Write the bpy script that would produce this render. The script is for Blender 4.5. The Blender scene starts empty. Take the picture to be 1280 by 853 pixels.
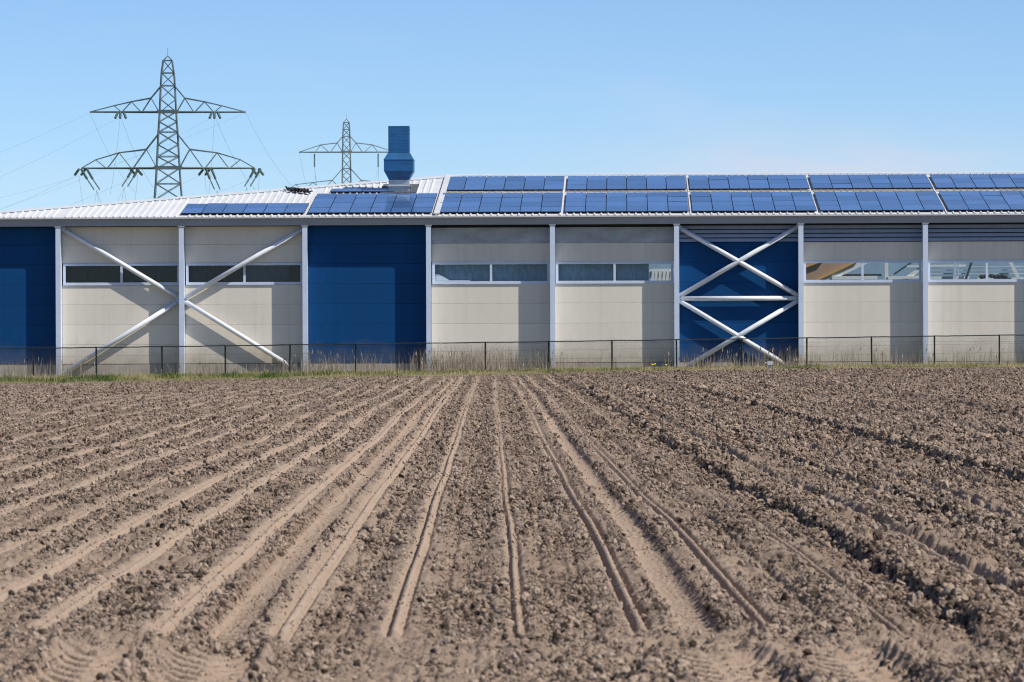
import bpy, bmesh, math, random
import numpy as np
from mathutils import Vector, Matrix

random.seed(7)
rng = np.random.default_rng(11)
scene = bpy.context.scene
COL = scene.collection
R = math.radians

# ------------------------------------------------------------------ camera
F = 5000.0            # focal length in pixels of the 1280 px wide photograph
HC = 1.7              # eye height
D0 = 201.6            # distance to the hall front
cam_d = bpy.data.cameras.new("camera")
cam = bpy.data.objects.new("camera", cam_d)
COL.objects.link(cam)
cam.location = (0, 0, HC)
cam_d.sensor_width = 36.0
cam_d.lens = 36.0 * F / 1280.0
cam_d.clip_start = 0.5
cam_d.clip_end = 6000
ROLL = 0.0035
pitch = -14.5 / F
cam.rotation_euler = (Matrix.Rotation(math.pi / 2 + pitch, 3, 'X') @ Matrix.Rotation(-ROLL, 3, 'Z')).to_euler()
cam_d.dof.use_dof = True
cam_d.dof.focus_distance = 85
cam_d.dof.aperture_fstop = 8.5
scene.camera = cam

# ------------------------------------------------------------------ sky, sun, exposure
SUN = Vector((2.15, -1.0, 2.75)).normalized()
elev = math.asin(SUN.z)
azim = math.atan2(SUN.x, SUN.y)
world = bpy.data.worlds.new("World")
scene.world = world
world.use_nodes = True
wn, wl = world.node_tree.nodes, world.node_tree.links
wn.clear()
w_out = wn.new("ShaderNodeOutputWorld")
w_bg = wn.new("ShaderNodeBackground")
w_sky = wn.new("ShaderNodeTexSky")
w_sky.sky_type = 'NISHITA'
w_sky.sun_disc = False
w_sky.sun_elevation = elev
w_sky.sun_rotation = azim
w_sky.air_density = 0.65
w_sky.dust_density = 0.1
w_sky.ozone_density = 7.0
w_bg.inputs['Strength'].default_value = 0.101
# faint high cloud veil, placed by direction in the sky
w_tc = wn.new("ShaderNodeTexCoord")
w_map = wn.new("ShaderNodeMapping")
w_map.inputs['Scale'].default_value = (9, 9, 42)
w_noise = wn.new("ShaderNodeTexNoise")
w_noise.inputs['Scale'].default_value = 1.0
w_noise.inputs['Detail'].default_value = 5
w_noise.inputs['Roughness'].default_value = 0.55
w_ramp = wn.new("ShaderNodeValToRGB")
w_ramp.color_ramp.elements[0].position = 0.55
w_ramp.color_ramp.elements[1].position = 0.80
w_ramp.color_ramp.elements[1].color = (0.22, 0.22, 0.22, 1)
w_mix = wn.new("ShaderNodeMix")
w_mix.data_type = 'RGBA'
w_mix.inputs['B'].default_value = (5.6, 5.7, 6.6, 1)
wl.new(w_tc.outputs['Generated'], w_map.inputs['Vector'])
wl.new(w_map.outputs['Vector'], w_noise.inputs['Vector'])
wl.new(w_noise.outputs['Fac'], w_ramp.inputs['Fac'])
wl.new(w_ramp.outputs['Color'], w_mix.inputs['Factor'])
w_sep = wn.new("ShaderNodeSeparateXYZ")
wl.new(w_tc.outputs['Generated'], w_sep.inputs['Vector'])
def wmath(op, a, b):
    nd = wn.new("ShaderNodeMath"); nd.operation = op
    for i, q in enumerate((a, b)):
        if isinstance(q, (int, float)): nd.inputs[i].default_value = q
        else: wl.new(q, nd.inputs[i])
    return nd.outputs['Value']
w_n2 = wn.new("ShaderNodeTexNoise"); w_n2.inputs['Scale'].default_value = 1.0; w_n2.inputs['Detail'].default_value = 6
w_m2 = wn.new("ShaderNodeMapping"); w_m2.inputs['Scale'].default_value = (45, 45, 160)
wl.new(w_tc.outputs['Generated'], w_m2.inputs['Vector']); wl.new(w_m2.outputs['Vector'], w_n2.inputs['Vector'])
cxx = wmath('DIVIDE', wmath('SUBTRACT', w_sep.outputs['X'], 0.078), 0.046)
czz = wmath('DIVIDE', wmath('SUBTRACT', w_sep.outputs['Z'], 0.040), 0.0085)
cd2 = wmath('ADD', wmath('MULTIPLY', cxx, cxx), wmath('MULTIPLY', czz, czz))
cfy = wmath('GREATER_THAN', w_sep.outputs['Y'], 0.0)
cfa = wmath('MULTIPLY', wmath('POWER', 2.718, wmath('MULTIPLY', cd2, -1.0)), wmath('MULTIPLY', w_n2.outputs['Fac'], cfy))
w_mix2 = wn.new("ShaderNodeMix"); w_mix2.data_type = 'RGBA'
w_mix2.inputs['B'].default_value = (5.2, 5.2, 6.0, 1)
wl.new(wmath('MINIMUM', wmath('MULTIPLY', cfa, 0.95), 0.6), w_mix2.inputs['Factor'])
wl.new(w_sky.outputs['Color'], w_mix2.inputs['A'])
wl.new(w_mix2.outputs['Result'], w_mix.inputs['A'])
wl.new(w_mix.outputs['Result'], w_bg.inputs['Color'])
wl.new(w_bg.outputs['Background'], w_out.inputs['Surface'])

sun_d = bpy.data.lights.new("sun", 'SUN')
sun_d.energy = 4.3
sun_d.angle = R(0.5)
sun_d.color = (1.0, 0.95, 0.87)
sun_o = bpy.data.objects.new("sun", sun_d)
COL.objects.link(sun_o)
sun_o.rotation_euler = SUN.to_track_quat('Z', 'Y').to_euler()
sun_o.location = (60, -30, 90)

scene.view_settings.view_transform = 'Standard'
scene.view_settings.look = 'None'
scene.view_settings.exposure = 0.42
scene.view_settings.gamma = 1.0
scene.view_settings.use_curve_mapping = False
scene.cycles.transparent_max_bounces = 16
scene.cycles.max_bounces = 8
scene.cycles.use_denoising = True
scene.cycles.filter_width = 1.1
scene.cycles.sample_clamp_indirect = 4.0

# ------------------------------------------------------------------ helpers
def tag(o, label=None, cat=None, group=None, kind=None):
    if label: o["label"] = label
    if cat: o["category"] = cat
    if group: o["group"] = group
    if kind: o["kind"] = kind
    return o

def link(name, me, mat=None, parent=None, loc=None):
    o = bpy.data.objects.new(name, me)
    COL.objects.link(o)
    if me is not None and mat is not None and len(me.materials) == 0:
        me.materials.append(mat)
    if parent: o.parent = parent
    if loc is not None: o.location = loc
    return o

def empty(name, loc=(0, 0, 0), rz=0.0):
    o = bpy.data.objects.new(name, None)
    COL.objects.link(o)
    o.location = loc
    o.rotation_euler = (0, 0, rz)
    o.empty_display_size = 0.2
    return o

class MB:
    def __init__(s):
        s.v, s.f, s.m = [], [], []
    def add(s, vs, fs, mi=0):
        b = len(s.v)
        s.v += [tuple(p) for p in vs]
        s.f += [tuple(b + i for i in f) for f in fs]
        s.m += [mi] * len(fs)
    def box(s, x0, x1, y0, y1, z0, z1, mi=0):
        s.add([(x0, y0, z0), (x1, y0, z0), (x1, y1, z0), (x0, y1, z0),
               (x0, y0, z1), (x1, y0, z1), (x1, y1, z1), (x0, y1, z1)],
              [(0, 3, 2, 1), (4, 5, 6, 7), (0, 1, 5, 4), (1, 2, 6, 5), (2, 3, 7, 6), (3, 0, 4, 7)], mi)
    def hexa(s, pts, mi=0):
        s.add(pts, [(0, 3, 2, 1), (4, 5, 6, 7), (0, 1, 5, 4), (1, 2, 6, 5), (2, 3, 7, 6), (3, 0, 4, 7)], mi)
    def tube(s, pts, rad, n=8, mi=0, cap=True):
        pts = [Vector(p) for p in pts]
        rads = rad if isinstance(rad, (list, tuple)) else [rad] * len(pts)
        rings = []
        up0 = None
        for i, p in enumerate(pts):
            t = (pts[min(i + 1, len(pts) - 1)] - pts[max(i - 1, 0)]).normalized()
            ref = Vector((0, 0, 1)) if abs(t.z) < 0.95 else Vector((1, 0, 0))
            a = t.cross(ref).normalized(); b = a.cross(t).normalized()
            rings.append([p + (a * math.cos(2 * math.pi * k / n) + b * math.sin(2 * math.pi * k / n)) * rads[i] for k in range(n)])
        vs = [q for r in rings for q in r]
        fs = []
        for i in range(len(pts) - 1):
            for k in range(n):
                fs.append((i * n + k, i * n + (k + 1) % n, (i + 1) * n + (k + 1) % n, (i + 1) * n + k))
        if cap:
            fs.append(tuple(range(n - 1, -1, -1)))
            fs.append(tuple((len(pts) - 1) * n + k for k in range(n)))
        s.add(vs, fs, mi)
    def mesh(s, name, mats=None, smooth=False):
        me = bpy.data.meshes.new(name)
        me.from_pydata(s.v, [], s.f)
        if mats:
            for m in mats: me.materials.append(m)
            me.polygons.foreach_set('material_index', s.m)
        if smooth:
            me.polygons.foreach_set('use_smooth', [True] * len(s.f))
        me.update()
        return me
    def build(s, name, mats, parent=None, loc=None, smooth=False):
        if not isinstance(mats, (list, tuple)): mats = [mats]
        return link(name, s.mesh(name, mats, smooth), None, parent, loc)

def chamfer_box(w, d, h, c):
    """box centred in x, front at y=0 going back to d, z 0..h, with chamfered front edge"""
    mb = MB()
    x = w / 2
    mb.add([(-x + c, 0, c), (x - c, 0, c), (x - c, 0, h - c), (-x + c, 0, h - c),
            (-x, c, 0), (x, c, 0), (x, c, h), (-x, c, h),
            (-x, d, 0), (x, d, 0), (x, d, h), (-x, d, h)],
           [(0, 1, 2, 3), (4, 5, 1, 0), (5, 6, 2, 1), (6, 7, 3, 2), (7, 4, 0, 3),
            (8, 9, 5, 4), (9, 10, 6, 5), (10, 11, 7, 6), (11, 8, 4, 7), (11, 10, 9, 8)])
    return mb

# ------------------------------------------------------------------ materials
def nodes_of(m):
    m.use_nodes = True
    return m.node_tree.nodes, m.node_tree.links

def mat(name, col, rough=0.6, metal=0.0, var=0.08, scale=3.0, stretch=(1, 1, 1), bump=0.0, bscale=20.0, spec=0.5, objvar=0.0):
    m = bpy.data.materials.new(name)
    n, l = nodes_of(m)
    p = n["Principled BSDF"]
    p.inputs['Roughness'].default_value = rough
    p.inputs['Metallic'].default_value = metal
    p.inputs['Specular IOR Level'].default_value = spec
    tc = n.new("ShaderNodeTexCoord")
    mp = n.new("ShaderNodeMapping")
    mp.inputs['Scale'].default_value = stretch
    nz = n.new("ShaderNodeTexNoise")
    nz.inputs['Scale'].default_value = scale
    nz.inputs['Detail'].default_value = 6
    nz.inputs['Roughness'].default_value = 0.6
    l.new(tc.outputs['Object'], mp.inputs['Vector'])
    l.new(mp.outputs['Vector'], nz.inputs['Vector'])
    rp = n.new("ShaderNodeValToRGB")
    rp.color_ramp.elements[0].position = 0.3
    rp.color_ramp.elements[1].position = 0.7
    rp.color_ramp.elements[0].color = tuple(c * (1 - var) for c in col) + (1,)
    rp.color_ramp.elements[1].color = tuple(min(1, c * (1 + var)) for c in col) + (1,)
    l.new(nz.outputs['Fac'], rp.inputs['Fac'])
    last = rp.outputs['Color']
    if objvar > 0:
        oi = n.new("ShaderNodeObjectInfo")
        mr = n.new("ShaderNodeMapRange")
        mr.inputs['To Min'].default_value = 1 - objvar
        mr.inputs['To Max'].default_value = 1 + objvar
        l.new(oi.outputs['Random'], mr.inputs['Value'])
        hs = n.new("ShaderNodeHueSaturation")
        l.new(mr.outputs['Result'], hs.inputs['Value'])
        l.new(last, hs.inputs['Color'])
        last = hs.outputs['Color']
    l.new(last, p.inputs['Base Color'])
    if bump > 0:
        nb = n.new("ShaderNodeTexNoise")
        nb.inputs['Scale'].default_value = bscale
        nb.inputs['Detail'].default_value = 5
        l.new(mp.outputs['Vector'], nb.inputs['Vector'])
        bp = n.new("ShaderNodeBump")
        bp.inputs['Strength'].default_value = bump
        bp.inputs['Distance'].default_value = 0.02
        l.new(nb.outputs['Fac'], bp.inputs['Height'])
        l.new(bp.outputs['Normal'], p.inputs['Normal'])
    return m

M = {}
M['beige'] = mat('beige_cladding', (0.70, 0.64, 0.545), 0.55, var=0.05, scale=1.2, stretch=(1, 1, 0.35), objvar=0.03, spec=0.25)
M['blue'] = mat('blue_cladding', (0.004, 0.054, 0.168), 0.6, var=0.10, scale=1.0, stretch=(1, 1, 0.4), objvar=0.05, spec=0.12)
M['strip'] = mat('weathered_strip', (0.36, 0.38, 0.40), 0.55, var=0.28, scale=0.9, stretch=(1, 1, 2.2), bump=0.08, bscale=10)
M['frame'] = mat('pale_blue_paint', (0.56, 0.63, 0.76), 0.45, var=0.06, scale=2.0)
M['pipe'] = mat('pale_pipe_paint', (0.70, 0.72, 0.76), 0.4, var=0.08, scale=2.5)
M['fascia'] = mat('grey_fascia', (0.30, 0.30, 0.31), 0.5, var=0.08, scale=0.8, stretch=(0.6, 1, 3))
M['roof'] = mat('white_roof_sheet', (0.57, 0.575, 0.58), 0.5, var=0.07, scale=0.7)
M['cap'] = mat('white_ridge_cap', (0.55, 0.55, 0.56), 0.5, var=0.08, scale=1.5)
M['dark'] = mat('dark_backing', (0.02, 0.022, 0.026), 0.8, var=0.2)
M['louver'] = mat('grey_louver', (0.36, 0.42, 0.52), 0.4, var=0.08, scale=2)
M['plinth'] = mat('concrete_plinth', (0.50, 0.48, 0.45), 0.9, var=0.16, scale=2.2, bump=0.3, bscale=14)
M['stack'] = mat('blue_stack_paint', (0.007, 0.088, 0.220), 0.5, var=0.22, scale=2.0, stretch=(1, 1, 3))
M['galv'] = mat('galvanised_sheet', (0.42, 0.46, 0.50), 0.38, metal=0.5, var=0.14, scale=4)
M['patch'] = mat('dark_roof_patch', (0.07, 0.075, 0.085), 0.75, var=0.2)
M['blackcable'] = mat('black_cable', (0.012, 0.012, 0.014), 0.6, var=0.3)
M['tan'] = mat('tan_rail', (0.34, 0.27, 0.20), 0.6, var=0.2)
M['alu'] = mat('dark_panel_frame', (0.02, 0.024, 0.035), 0.4, var=0.1)
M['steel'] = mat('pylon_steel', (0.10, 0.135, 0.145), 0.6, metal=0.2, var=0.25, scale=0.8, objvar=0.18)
M['steel_far'] = mat('pylon_steel_far', (0.17, 0.21, 0.23), 0.6, metal=0.2, var=0.25, scale=0.8, objvar=0.18)  # paler, bluer copy of the steel: distance haze put into the colour
M['insul'] = mat('green_insulator', (0.10, 0.155, 0.15), 0.25, var=0.2, scale=3)
M['wire'] = mat('conductor_wire', (0.16, 0.19, 0.20), 0.5, var=0.1)
M['fence'] = mat('green_black_fence', (0.007, 0.014, 0.011), 0.5, var=0.25, scale=6)
M['blind_dark'] = mat('dark_blind', (0.007, 0.009, 0.013), 0.8, var=0.5, scale=3, objvar=0.3)  # interior gloom painted as near-black sheets behind the glass
M['blind_slate'] = mat('slate_blind', (0.035, 0.048, 0.07), 0.8, var=0.25, scale=3, objvar=0.15)
M['blind_teal'] = mat('teal_blind', (0.13, 0.23, 0.31), 0.7, var=0.28, scale=2.5, stretch=(3, 1, 1), objvar=0.16)
M['in_white'] = mat('interior_white', (0.8, 0.8, 0.8), 0.5, var=0.05)
M['in_teal'] = mat('interior_teal', (0.25, 0.36, 0.46), 0.6, var=0.15, scale=0.8)
M['in_brown'] = mat('interior_brown_board', (0.42, 0.27, 0.18), 0.7, var=0.1, scale=1.5)
M['in_yellow'] = mat('interior_yellow_edge', (0.75, 0.42, 0.04), 0.5, var=0.08)
M['floor'] = mat('concrete_floor', (0.35, 0.35, 0.34), 0.8, var=0.1)
M['lamp_white'] = mat('lamp_white', (0.75, 0.75, 0.73), 0.4, var=0.06, scale=8)
M['petal'] = mat('dandelion_yellow', (0.80, 0.55, 0.02), 0.6, var=0.1, scale=30)
M['stem'] = mat('stem_green', (0.06, 0.12, 0.02), 0.6, var=0.2, scale=20)

def weather(m, amount):
    n, l = m.node_tree.nodes, m.node_tree.links
    p = n["Principled BSDF"]
    src = p.inputs['Base Color'].links[0].from_socket
    ge = n.new("ShaderNodeNewGeometry"); sx = n.new("ShaderNodeSeparateXYZ")
    l.new(ge.outputs['Position'], sx.inputs['Vector'])
    nz = n.new("ShaderNodeTexNoise"); nz.inputs['Scale'].default_value = 1.3; nz.inputs['Detail'].default_value = 6
    l.new(ge.outputs['Position'], nz.inputs['Vector'])
    ad = n.new("ShaderNodeMath"); ad.operation = 'MULTIPLY_ADD'; ad.inputs[1].default_value = -1.6
    l.new(nz.outputs['Fac'], ad.inputs[0]); l.new(sx.outputs['Z'], ad.inputs[2])
    mr = n.new("ShaderNodeMapRange")
    mr.inputs['From Min'].default_value = 0.35; mr.inputs['From Max'].default_value = -0.9
    mr.inputs['To Min'].default_value = 0.0; mr.inputs['To Max'].default_value = amount
    l.new(ad.outputs['Value'], mr.inputs['Value'])
    mx = n.new("ShaderNodeMix"); mx.data_type = 'RGBA'; mx.inputs['B'].default_value = (0.30, 0.24, 0.17, 1)
    l.new(mr.outputs['Result'], mx.inputs['Factor']); l.new(src, mx.inputs['A'])
    mp = n.new("ShaderNodeMapping"); mp.inputs['Scale'].default_value = (3.5, 1, 0.10)
    l.new(ge.outputs['Position'], mp.inputs['Vector'])
    n2 = n.new("ShaderNodeTexNoise"); n2.inputs['Scale'].default_value = 1.0; n2.inputs['Detail'].default_value = 4
    l.new(mp.outputs['Vector'], n2.inputs['Vector'])
    m2 = n.new("ShaderNodeMapRange"); m2.inputs['From Min'].default_value = 0.5; m2.inputs['From Max'].default_value = 0.75
    m2.inputs['To Max'].default_value = 0.10
    l.new(n2.outputs['Fac'], m2.inputs['Value'])
    mx2 = n.new("ShaderNodeMix"); mx2.data_type = 'RGBA'; mx2.blend_type = 'MULTIPLY'; mx2.inputs['B'].default_value = (0.25, 0.25, 0.24, 1)
    l.new(m2.outputs['Result'], mx2.inputs['Factor']); l.new(mx.outputs['Result'], mx2.inputs['A'])
    l.new(mx2.outputs['Result'], p.inputs['Base Color'])
weather(M['beige'], 0.55); weather(M['blue'], 0.20); weather(M['frame'], 0.45); weather(M['plinth'], 0.6)

def glass_mat():
    m = bpy.data.materials.new('window_glass')
    n, l = nodes_of(m)
    out = n["Material Output"]
    n.remove(n["Principled BSDF"])
    tr = n.new("ShaderNodeBsdfTransparent")
    tr.inputs['Color'].default_value = (0.93, 0.965, 0.98, 1)
    gl = n.new("ShaderNodeBsdfGlossy")
    gl.inputs['Roughness'].default_value = 0.02
    lw = n.new("ShaderNodeLayerWeight")
    lw.inputs['Blend'].default_value = 0.5
    pw = n.new("ShaderNodeMath"); pw.operation = 'POWER'; pw.inputs[1].default_value = 5
    fr = n.new("ShaderNodeMath"); fr.operation = 'MULTIPLY_ADD'
    fr.inputs[1].default_value = 0.9; fr.inputs[2].default_value = 0.018
    l.new(lw.outputs['Facing'], pw.inputs[0]); l.new(pw.outputs['Value'], fr.inputs[0])
    mx = n.new("ShaderNodeMixShader")
    l.new(fr.outputs['Value'], mx.inputs['Fac'])
    l.new(tr.outputs['BSDF'], mx.inputs[1])
    l.new(gl.outputs['BSDF'], mx.inputs[2])
    l.new(mx.outputs['Shader'], out.inputs['Surface'])
    return m
M['glass'] = glass_mat()

def solar_mat():
    m = bpy.data.materials.new('solar_cells')
    n, l = nodes_of(m)
    p = n["Principled BSDF"]
    p.inputs['Roughness'].default_value = 0.05
    p.inputs['IOR'].default_value = 1.65
    p.inputs['Specular IOR Level'].default_value = 0.5
    tc = n.new("ShaderNodeTexCoord")
    bk = n.new("ShaderNodeTexBrick")
    bk.offset = 0.0
    bk.inputs['Scale'].default_value = 1.0
    bk.inputs['Brick Width'].default_value = 0.165
    bk.inputs['Row Height'].default_value = 0.165
    bk.inputs['Mortar Size'].default_value = 0.006
    bk.inputs['Color1'].default_value = (0.062, 0.135, 0.300, 1)
    bk.inputs['Color2'].default_value = (0.078, 0.160, 0.345, 1)
    bk.inputs['Mortar'].default_value = (0.09, 0.15, 0.30, 1)
    l.new(tc.outputs['Object'], bk.inputs['Vector'])
    oi = n.new("ShaderNodeObjectInfo")
    mr = n.new("ShaderNodeMapRange")
    mr.inputs['To Min'].default_value = 0.8
    mr.inputs['To Max'].default_value = 1.25
    l.new(oi.outputs['Random'], mr.inputs['Value'])
    hs = n.new("ShaderNodeHueSaturation")
    l.new(mr.outputs['Result'], hs.inputs['Value'])
    l.new(bk.outputs['Color'], hs.inputs['Color'])
    l.new(hs.outputs['Color'], p.inputs['Base Color'])
    nz = n.new("ShaderNodeTexNoise")
    nz.inputs['Scale'].default_value = 1.6
    bp = n.new("ShaderNodeBump")
    bp.inputs['Strength'].default_value = 0.12
    bp.inputs['Distance'].default_value = 0.02
    l.new(tc.outputs['Object'], nz.inputs['Vector'])
    l.new(nz.outputs['Fac'], bp.inputs['Height'])
    l.new(bp.outputs['Normal'], p.inputs['Normal'])
    return m
M['solar'] = solar_mat()

def soil_mat(name, use_attr):
    m = bpy.data.materials.new(name)
    n, l = nodes_of(m)
    p = n["Principled BSDF"]
    p.inputs['Roughness'].default_value = 1.0
    p.inputs['Specular IOR Level'].default_value = 0.1
    tc = n.new("ShaderNodeTexCoord")
    nz = n.new("ShaderNodeTexNoise")
    nz.inputs['Scale'].default_value = 5.0 if use_attr else 1.2
    nz.inputs['Detail'].default_value = 8
    nz.inputs['Roughness'].default_value = 0.65
    l.new(tc.outputs['Object'], nz.inputs['Vector'])
    rp = n.new("ShaderNodeValToRGB")
    rp.color_ramp.elements[0].position = 0.30
    rp.color_ramp.elements[1].position = 0.72
    rp.color_ramp.elements[0].color = (0.170, 0.126, 0.094, 1)
    rp.color_ramp.elements[1].color = (0.34, 0.258, 0.194, 1)
    l.new(nz.outputs['Fac'], rp.inputs['Fac'])
    last = rp.outputs['Color']
    if use_attr:
        at = n.new("ShaderNodeAttribute")
        at.attribute_name = "packed"
        mx = n.new("ShaderNodeMix"); mx.data_type = 'RGBA'
        mx.inputs['B'].default_value = (0.37, 0.276, 0.206, 1)
        ml = n.new("ShaderNodeMath"); ml.operation = 'MULTIPLY'
        ml.inputs[1].default_value = 0.62
        l.new(at.outputs['Fac'], ml.inputs[0])
        l.new(ml.outputs['Value'], mx.inputs['Factor'])
        l.new(last, mx.inputs['A'])
        last = mx.outputs['Result']
        at2 = n.new("ShaderNodeAttribute")
        at2.attribute_name = "moist"  # darkening mask: wetter soil, with clod shade put into the colour
        mx2 = n.new("ShaderNodeMix"); mx2.data_type = 'RGBA'
        mx2.blend_type = 'MULTIPLY'
        mx2.inputs['B'].default_value = (0.73, 0.70, 0.685, 1)
        l.new(at2.outputs['Fac'], mx2.inputs['Factor'])
        l.new(last, mx2.inputs['A'])
        last = mx2.outputs['Result']
    else:
        oi = n.new("ShaderNodeObjectInfo")
        mr = n.new("ShaderNodeFloatCurve")       # some clods darkened at random to stand in for black shadow specks
        cv = mr.mapping.curves[0]
        cv.points[0].location = (0.0, 0.16); cv.points[1].location = (1.0, 0.98)
        cv.points.new(0.16, 0.22); cv.points.new(0.30, 0.56)
        mr.mapping.update()
        l.new(oi.outputs['Random'], mr.inputs['Value'])
        sc_ = n.new("ShaderNodeMath"); sc_.operation = 'MULTIPLY'; sc_.inputs[1].default_value = 1.7
        l.new(mr.outputs['Value'], sc_.inputs[0])
        hs = n.new("ShaderNodeHueSaturation")
        hs.inputs['Saturation'].default_value = 0.96
        l.new(sc_.outputs['Value'], hs.inputs['Value'])
        l.new(last, hs.inputs['Color'])
        last = hs.outputs['Color']
        at2 = n.new("ShaderNodeAttribute"); at2.attribute_type = 'INSTANCER'
        at2.attribute_name = "moist"  # same mask on clods: wetter soil plus painted shade
        mx2 = n.new("ShaderNodeMix"); mx2.data_type = 'RGBA'
        mx2.blend_type = 'MULTIPLY'
        mx2.inputs['B'].default_value = (0.73, 0.70, 0.685, 1)
        l.new(at2.outputs['Fac'], mx2.inputs['Factor'])
        l.new(last, mx2.inputs['A'])
        last = mx2.outputs['Result']
    l.new(last, p.inputs['Base Color'])
    nb = n.new("ShaderNodeTexNoise")
    nb.inputs['Scale'].default_value = 55.0 if use_attr else 3.0
    nb.inputs['Detail'].default_value = 6
    l.new(tc.outputs['Object'], nb.inputs['Vector'])
    bp = n.new("ShaderNodeBump")
    bp.inputs['Strength'].default_value = 0.7 if use_attr else 0.35
    bp.inputs['Distance'].default_value = 0.018 if use_attr else 0.12
    l.new(nb.outputs['Fac'], bp.inputs['Height'])
    l.new(bp.outputs['Normal'], p.inputs['Normal'])
    return m
M['soil'] = soil_mat('dry_field_soil', True)
M['clod'] = soil_mat('dry_clod_soil', False)

def blade_mat(name, cols):
    m = bpy.data.materials.new(name)
    n, l = nodes_of(m)
    p = n["Principled BSDF"]
    p.inputs['Roughness'].default_value = 0.7
    p.inputs['Specular IOR Level'].default_value = 0.2
    at = n.new("ShaderNodeAttribute"); at.attribute_name = "tint"
    rp = n.new("ShaderNodeValToRGB")
    el = rp.color_ramp.elements
    for i, (pos, c) in enumerate(cols):
        e = el[i] if i < 2 else el.new(pos)
        e.position = pos; e.color = c + (1,)
    l.new(at.outputs['Fac'], rp.inputs['Fac'])
    l.new(rp.outputs['Color'], p.inputs['Base Color'])
    tl = n.new("ShaderNodeBsdfTranslucent")
    l.new(rp.outputs['Color'], tl.inputs['Color'])
    mx = n.new("ShaderNodeMixShader"); mx.inputs['Fac'].default_value = 0.3
    l.new(p.outputs['BSDF'], mx.inputs[1]); l.new(tl.outputs['BSDF'], mx.inputs[2])
    l.new(mx.outputs['Shader'], n["Material Output"].inputs['Surface'])
    return m
M['grass'] = blade_mat('verge_grass', [(0.0, (0.05, 0.10, 0.022)), (1.0, (0.50, 0.40, 0.22)), (0.35, (0.11, 0.15, 0.04)), (0.6, (0.28, 0.27, 0.09))])
M['reed'] = blade_mat('dry_reed', [(0.0, (0.20, 0.155, 0.11)), (1.0, (0.52, 0.45, 0.35)), (0.5, (0.36, 0.29, 0.22))])
M['verge'] = mat('verge_soil', (0.16, 0.14, 0.07), 1.0, var=0.35, scale=1.5, bump=0.5, bscale=8, spec=0.1)
M['earth'] = mat('far_ground', (0.14, 0.15, 0.06), 1.0, var=0.3, scale=0.05, spec=0.1)

# ------------------------------------------------------------------ noise
TAB = rng.random((512, 512))
def vnoise(x, y, ox=0, oy=0):
    xi = np.floor(x).astype(np.int64); yi = np.floor(y).astype(np.int64)
    fx = x - xi; fy = y - yi
    fx = fx * fx * (3 - 2 * fx); fy = fy * fy * (3 - 2 * fy)
    a = TAB[(xi + ox) & 511, (yi + oy) & 511]; b = TAB[(xi + 1 + ox) & 511, (yi + oy) & 511]
    c = TAB[(xi + ox) & 511, (yi + 1 + oy) & 511]; d = TAB[(xi + 1 + ox) & 511, (yi + 1 + oy) & 511]
    return (a * (1 - fx) + b * fx) * (1 - fy) + (c * (1 - fx) + d * fx) * fy
def sst(a, b, x):
    t = np.clip((x - a) / (b - a), 0, 1)
    return t * t * (3 - 2 * t)
def gau(x, c, w):
    return np.exp(-((x - c) / w) ** 2)

# ------------------------------------------------------------------ the field
EDGE = 184.0                       # far edge of the ploughed field
def fall(X):
    return 0.14 + 0.62 * (np.clip((25 - X) / 50, 0, 1.6)) ** 1.4
def z_base(X, Y):
    return -(np.clip(Y, 0, 400) / EDGE) ** 2 * fall(X)
ROWS_END = 22.6
GROOVES = [(0.16, .060, .040, .8), (-0.55, .080, .045, 1), (-1.18, .085, .045, 1), (-1.87, .085, .040, 1), (-2.56, .075, .038, .95),
           (0.86, .080, .048, .9), (1.57, .080, .050, .9), (2.30, .060, .042, .8), (-0.20, .035, .0, .30), (0.52, .035, .0, .25), (-2.2, .04, .0, .3)]
GROOVES += [(-3.14 - .69 * i + .06 * math.sin(i * 2.1), .080, .036, (1.0, .75, .92, .8)[i % 4]) for i in range(34)]
GROOVES += [(3.36 + .70 * i + .05 * math.sin(i * 1.7), .075, .036, (.85, .55, .8, .5)[i % 4]) for i in range(30)]
GROOVES += [(-2.80 - .69 * i + .05 * math.sin(i * 3.3), .030, .022, .5) for i in range(26)]
GROOVES += [(3.05 + .70 * i + .05 * math.sin(i * 1.3), .034, .030, .6) for i in range(26)]
GROOVES += [(-0.86, .026, .02, .45), (-1.02, .02, .02, .3), (0.34, .022, .02, .4), (1.95, .028, .025, .5), (1.38, .02, .02, .3), (0.60, .02, .02, .35), (-0.30, .022, .02, .35)]
RIDGES = tuple((3.42 + .69 * i + .07 * math.sin(i * 2.7), .030, (.050, .035, .055, .03)[i % 4], .085) for i in range(24) if i not in (1, 4))
ST = np.arange(-32, 32, 0.004)
GH, GP, GA = np.zeros_like(ST), np.zeros_like(ST), np.zeros_like(ST)
for c, w, dep, sm in GROOVES:
    t = (ST - c) / w
    g = np.exp(-t ** 4)
    slots = np.exp(-((np.abs(ST - c) - 0.52 * w) / 0.019) ** 2)
    GH += -0.015 * g - dep * slots + 0.010 * np.exp(-((ST - c) / 0.03) ** 2)
    GP = np.maximum(GP, sm * g)
    GA = np.maximum(GA, sm * np.exp(-(np.abs(t) / 2.1) ** 2))
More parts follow.
